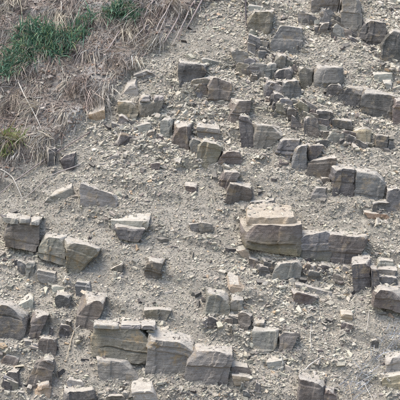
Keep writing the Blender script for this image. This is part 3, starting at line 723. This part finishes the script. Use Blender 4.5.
# ------------------------------------------------------------------ grass, stalks and roots
def blades(name, roots, dirs, lens, widths, cols, mat_, droop, seg=5, seed=0, side=None):
    """curved tapering blades; all arrays (n,...)"""
    r = np.random.default_rng(seed); n = len(roots)
    d = dirs / np.linalg.norm(dirs, axis=1)[:, None]
    p = roots.copy(); step = (lens / seg)[:, None]
    sd = np.cross(d, np.array([0, 1, 0.2]) + r.normal(0, 0.5, (n, 3))); sd /= np.linalg.norm(sd, axis=1)[:, None]
    wob = r.normal(0, 0.10, (n, 3))
    rows = []
    for k in range(seg + 1):
        t = k / seg; w = widths * (1 - 0.85 * t ** 1.6) * (0.6 + 0.4 * min(1, t * 4))
        rows.append(np.stack([p - sd * w[:, None] / 2, p + sd * w[:, None] / 2], 1))
        d = d + np.array([0, -0.05, -1.0]) * droop[:, None] / seg + wob / seg * 2; d = d / np.linalg.norm(d, axis=1)[:, None]
        p = p + d * step
    V = np.concatenate(rows, 1)                       # (n, 2*(seg+1), 3)
    nv = 2 * (seg + 1)
    f = np.array([[2 * k, 2 * k + 1, 2 * k + 3, 2 * k + 2] for k in range(seg)])
    F = (f[None] + (np.arange(n) * nv)[:, None, None]).reshape(-1)
    return mesh_np(name, V.reshape(-1, 3), F, np.full(n * seg, 4), [mat_], tint=np.repeat(cols, nv, 0), smooth=True)

def px_points(r, n, spots):
    """points round pixel ellipses on the slope"""
    out = []
    w = np.array([sp[4] for sp in spots], float); pk = r.choice(len(spots), n, p=w / w.sum())
    for k in pk:
        cx, cy, rx, ry, _ = spots[k]
        a, q = r.uniform(0, 6.283), math.sqrt(r.random())
        h = hit_plane(cx + rx * q * math.cos(a), cy + ry * q * math.sin(a), np.zeros(3), NRM); out.append((h[0], h[1] / CS))
    out = np.array(out); return out[:, 0], out[:, 1]

def grass_clump(name, label, seed, n, spots, length, width, kinds, droop=1.4, lean=(-0.2, -0.5, 0.9)):
    r = np.random.default_rng(seed)
    x, s = px_points(r, n, spots); P = surf(x, s, 0.01)
    ctr = P.mean(0) - NRM * 0.03
    d = np.array(lean) + r.normal(0, 0.65, (n, 3))
    root = link(name, None, label, 'grass', 'green grass clumps', loc=ctr)
    dead = r.random(n) < 0.13
    for part, sel, kk in (('green_blades', ~dead, kinds), ('dead_blades', dead, [(1, (0.36, 0.31, 0.22)), (1, (0.27, 0.21, 0.15))])):
        m = int(sel.sum())
        me = blades(part, (P - ctr)[sel], d[sel], length * r.uniform(0.55, 1.25, m), width * (1 if part[0] == 'g' else .5) * r.uniform(0.6, 1.2, m),
                    tints(r, m, kk), M_BLADE, droop * r.uniform(0.5, 1.4, m), 6, seed)
        link(part, me, parent=root)
    return root

GREEN = [(40, (0.085, 0.175, 0.105)), (30, (0.135, 0.23, 0.145)), (14, (0.048, 0.100, 0.068)), (16, (0.18, 0.23, 0.11))]
YGREEN = [(45, (0.17, 0.23, 0.075)), (30, (0.26, 0.27, 0.11)), (25, (0.30, 0.25, 0.14))]
grass_clump('grass_clump', 'largest blue green grass clump at the upper left', 31, 1500,
            [(36, 46, 22, 18, 6), (20, 66, 18, 11, 3), (58, 48, 16, 15, 4), (6, 78, 10, 7, 1.2), (78, 36, 12, 9, 1.4), (90, 24, 6, 5, .5)], 0.22, 0.017, GREEN)
grass_clump('grass_clump', 'smaller green grass clump hanging beside the roots at the top', 32, 420,
            [(124, 17, 12, 7, 3), (110, 22, 7, 5, 1), (136, 22, 5, 6, 1)], 0.20, 0.016, GREEN, droop=1.5)
grass_clump('grass_clump', 'small yellow green grass tuft at the left edge', 33, 200,
            [(14, 144, 11, 8, 3), (6, 154, 9, 8, 1.5)], 0.19, 0.018, YGREEN)

def dry_grass():
    r = np.random.default_rng(41)
    nt_ = 2500
    tx = r.uniform(-3.6, 1.2, nt_); ts = r.uniform(-1.6, 4.3, nt_)
    k = soil_mask(tx, ts) > 0.02 + 0.75 * r.random(nt_) ** 0.8; tx, ts = tx[k], ts[k]; nt_ = len(tx)
    cnt = r.integers(8, 44, nt_); id_ = np.repeat(np.arange(nt_), cnt); n = len(id_)
    x = tx[id_] + r.normal(0, 0.045, n); s = ts[id_] + r.normal(0, 0.035, n)
    P = surf(x, s, -0.005)
    td = np.array([-0.26, -0.78, -0.42]) + r.normal(0, 0.34, (nt_, 3)); tl = np.exp(r.normal(math.log(0.24), 0.38, nt_))
    d = td[id_] + r.normal(0, 0.24, (n, 3))
    kinds = [(34, (0.43, 0.375, 0.29)), (20, (0.30, 0.25, 0.20)), (26, (0.36, 0.33, 0.285)), (12, (0.17, 0.13, 0.105)), (13, (0.52, 0.46, 0.37))]
    tt = tints(r, nt_, kinds); cols = np.clip(tt[id_] * r.normal(1, 0.22, n)[:, None], 0.03, 0.65)
    me = blades('dry_grass', P, d, tl[id_] * r.uniform(0.4, 1.15, n), 0.0066 * r.uniform(0.5, 1.6, n), cols, M_STRAW,
                r.uniform(0.2, 1.1, n), 6, 42)
    link('dry_grass', me, 'matted dry brown grass hanging down the upper bank', 'dry grass', kind='stuff')
dry_grass()

def tube(pts, rad, nside=6):
    pts = [Vector(p) for p in pts]; V = []; F = []
    n = len(pts)
    for i, p in enumerate(pts):
        t = (pts[min(i + 1, n - 1)] - pts[max(i - 1, 0)]).normalized()
        a = t.cross(Vector((0.3, 1, 0.2))).normalized(); b = t.cross(a)
        rr = rad * (1 - 0.55 * i / (n - 1))
        for k in range(nside):
            an = 2 * math.pi * k / nside; V.append(p + (a * math.cos(an) + b * math.sin(an)) * rr)
    for i in range(n - 1):
        for k in range(nside):
            k2 = (k + 1) % nside
            F.append([i * nside + k, i * nside + k2, (i + 1) * nside + k2, (i + 1) * nside + k])
    F.append(list(range(nside))[::-1]); F.append([(n - 1) * nside + k for k in range(nside)])
    return V, F

def stalk(name, label, cat, pix, rad, color, seed, off=0.03, group=None):
    r = np.random.default_rng(seed)
    ctl = [on_slope(*p) + NRM * off * (0.15 if j == 0 else 1) for j, p in enumerate(pix)]
    pts = []
    for a, b in zip(ctl[:-1], ctl[1:]):
        for t in np.linspace(0, 1, 6, endpoint=False): pts.append(a * (1 - t) + b * t + r.normal(0, 0.0035 if rad < .01 else 0.011, 3))
    pts.append(ctl[-1])
    for _ in range(2): pts = [pts[0]] + [(pts[i - 1] + 2 * pts[i] + pts[i + 1]) / 4 for i in range(1, len(pts) - 1)] + [pts[-1]]
    c0 = pts[0]; V, F = tube([p - c0 for p in pts], rad)
    V = np.array([tuple(v) for v in V]); ff = [j for f in F for j in f]; sz = [len(f) for f in F]
    me = mesh_np(name, V, ff, sz, [M_STRAW], tint=np.tile(np.array(color), (len(V), 1)), smooth=True)
    return link(name, me, label, cat, group, loc=c0)

PALE, STRAW, BROWN, DARK = (0.50, 0.46, 0.39), (0.42, 0.35, 0.25), (0.24, 0.17, 0.14), (0.07, 0.06, 0.062)
STALKS = [
 ('long pale dead stem slanting below the largest grass clump', [(18, 82), (33, 112), (49, 147)], .010, PALE),
 ('bent pale stem at the left edge under the yellow green tuft', [(0, 169), (13, 178), (23, 201)], .009, PALE),
 ('short dead stem crossing the largest grass clump', [(62, 47), (56, 58), (51, 69)], .008, STRAW),
 ('thin dead stem inside the largest grass clump', [(39, 42), (48, 52), (55, 58)], .006, STRAW),
 ('upright straw stem at the top left corner', [(19, 0), (22, 10), (22, 24)], .008, STRAW),
 ('short straw stem at the top left of the large grass clump', [(61, 2), (62, 10), (60, 18)], .008, PALE),
 ('thick straw lying beside the large capped bottom block', [(95, 308), (86, 319), (76, 330)], .011, PALE),
 ('thin straw crossing above the thick straw at lower left', [(73, 300), (79, 308), (86, 315)], .006, STRAW),
 ('straw hanging below the thick straw at lower left', [(74, 331), (70, 346), (66, 363)], .008, STRAW),
 ('white stem hanging beside the tall grey top block', [(342, -4), (338, 14), (340, 28)], .008, (0.6, 0.56, 0.5)),
 ('pale stick lying in the scree at lower right centre', [(300, 319), (307, 313), (315, 308)], .011, PALE),
 ('pale short stick in the scree near the bottom right', [(303, 370), (312, 365), (322, 358)], .012, PALE),
 ('thin upright straw in the lower right scree', [(311, 324), (310, 337), (311, 350)], .006, PALE),
 ('dark upright stem beside the greenish grey top block', [(245, -4), (246, 20), (248, 42)], .013, DARK),
 ('grey twig lying across the maroon block near the centre', [(236, 143), (222, 160), (205, 175)], .008, (0.34, 0.31, 0.28)),
 ('pale straw at the bottom edge left of the dead twigs', [(360, 378), (366, 388), (373, 402)], .007, PALE),
 ('short straw at the bottom edge under the dead twigs', [(348, 382), (350, 392), (352, 402)], .007, STRAW),
 ('thin stem standing below the rounded right edge stone', [(374, 297), (369, 313), (366, 332)], .006, PALE),
]
for i, (lb, pix, rad, c) in enumerate(STALKS):
    stalk('dead_stick', lb, 'stem', pix, rad, c, 200 + i, group='single dead stems and sticks')
ROOTS = [[(187, -4), (178, 20), (164, 45)], [(197, -4), (188, 16), (173, 47)], [(166, -2), (157, 18), (147, 38)], [(158, -4), (146, 14), (139, 30)],
         [(176, -4), (168, 15), (158, 36)], [(192, 4), (184, 24), (178, 44)], [(205, -6), (197, 12), (186, 32)], [(152, 20), (142, 32), (128, 46)],
         [(138, 10), (142, 22), (146, 34)], [(122, 30), (114, 42), (106, 54)], [(172, 2), (160, 24), (152, 44)], [(96, 129), (70, 146), (40, 168)], [(60, 150), (30, 172), (-2, 197)], [(80, 165), (52, 177), (22, 203)]]
ROOT_LABELS = ['dark grey root fourth from the right among the hanging roots at the top', 'pale grey root second from the right among the hanging roots',
 'brown root hanging just right of the smaller green clump', 'grey root touching the right side of the smaller green clump',
 'pale root in the middle of the hanging roots at the top', 'short dark brown root low between the rightmost hanging roots',
 'rightmost thick root hanging at the top of the bank', 'pale root slanting below the smaller green grass clump',
 'short dark root hanging under the tip of the smaller clump', 'thick root lower left of the smaller green clump',
 'pale root hanging from the top straight above the thin grey slab', 'dark root along the grass edge right of the dark weathered lump',
 'thick grey root running down to the left edge below the yellow tuft', 'pale root lying on the scree below the dark weathered lump']
for i, pix in enumerate(ROOTS):
    stalk('dry_root', ROOT_LABELS[i], 'root', pix, (.011 if i % 3 else .015) * (1 if i < 11 else 0.7),
          [(0.30, 0.25, 0.225), (0.38, 0.33, 0.29), (0.20, 0.155, 0.14)][i % 3], 300 + i, 0.045, 'roots on the upper bank')

def dead_twigs():
    r = np.random.default_rng(77); n = 240
    t = r.random(n); px = 342 + 58 * t + r.normal(0, 6, n); py = 396 - 62 * t + r.normal(0, 6, n)
    P = np.array([on_slope(a, b) for a, b in zip(px, py)]); ctr = P.mean(0)
    d = np.array([0.75, -0.25, 0.6]) + r.normal(0, 0.55, (n, 3))
    me = blades('dead_plant', P - ctr, d, r.uniform(0.08, 0.26, n), r.uniform(0.005, 0.010, n),
                tints(r, n, [(60, (0.42, 0.43, 0.44)), (30, (0.52, 0.51, 0.49)), (20, (0.30, 0.31, 0.30))]), M_STRAW, r.uniform(0.0, 0.35, n), 5, 78)
    link('dead_plant', me, 'thin blue grey dead twigs sprawling at the bottom right', 'dead plant', loc=ctr)
dead_twigs()
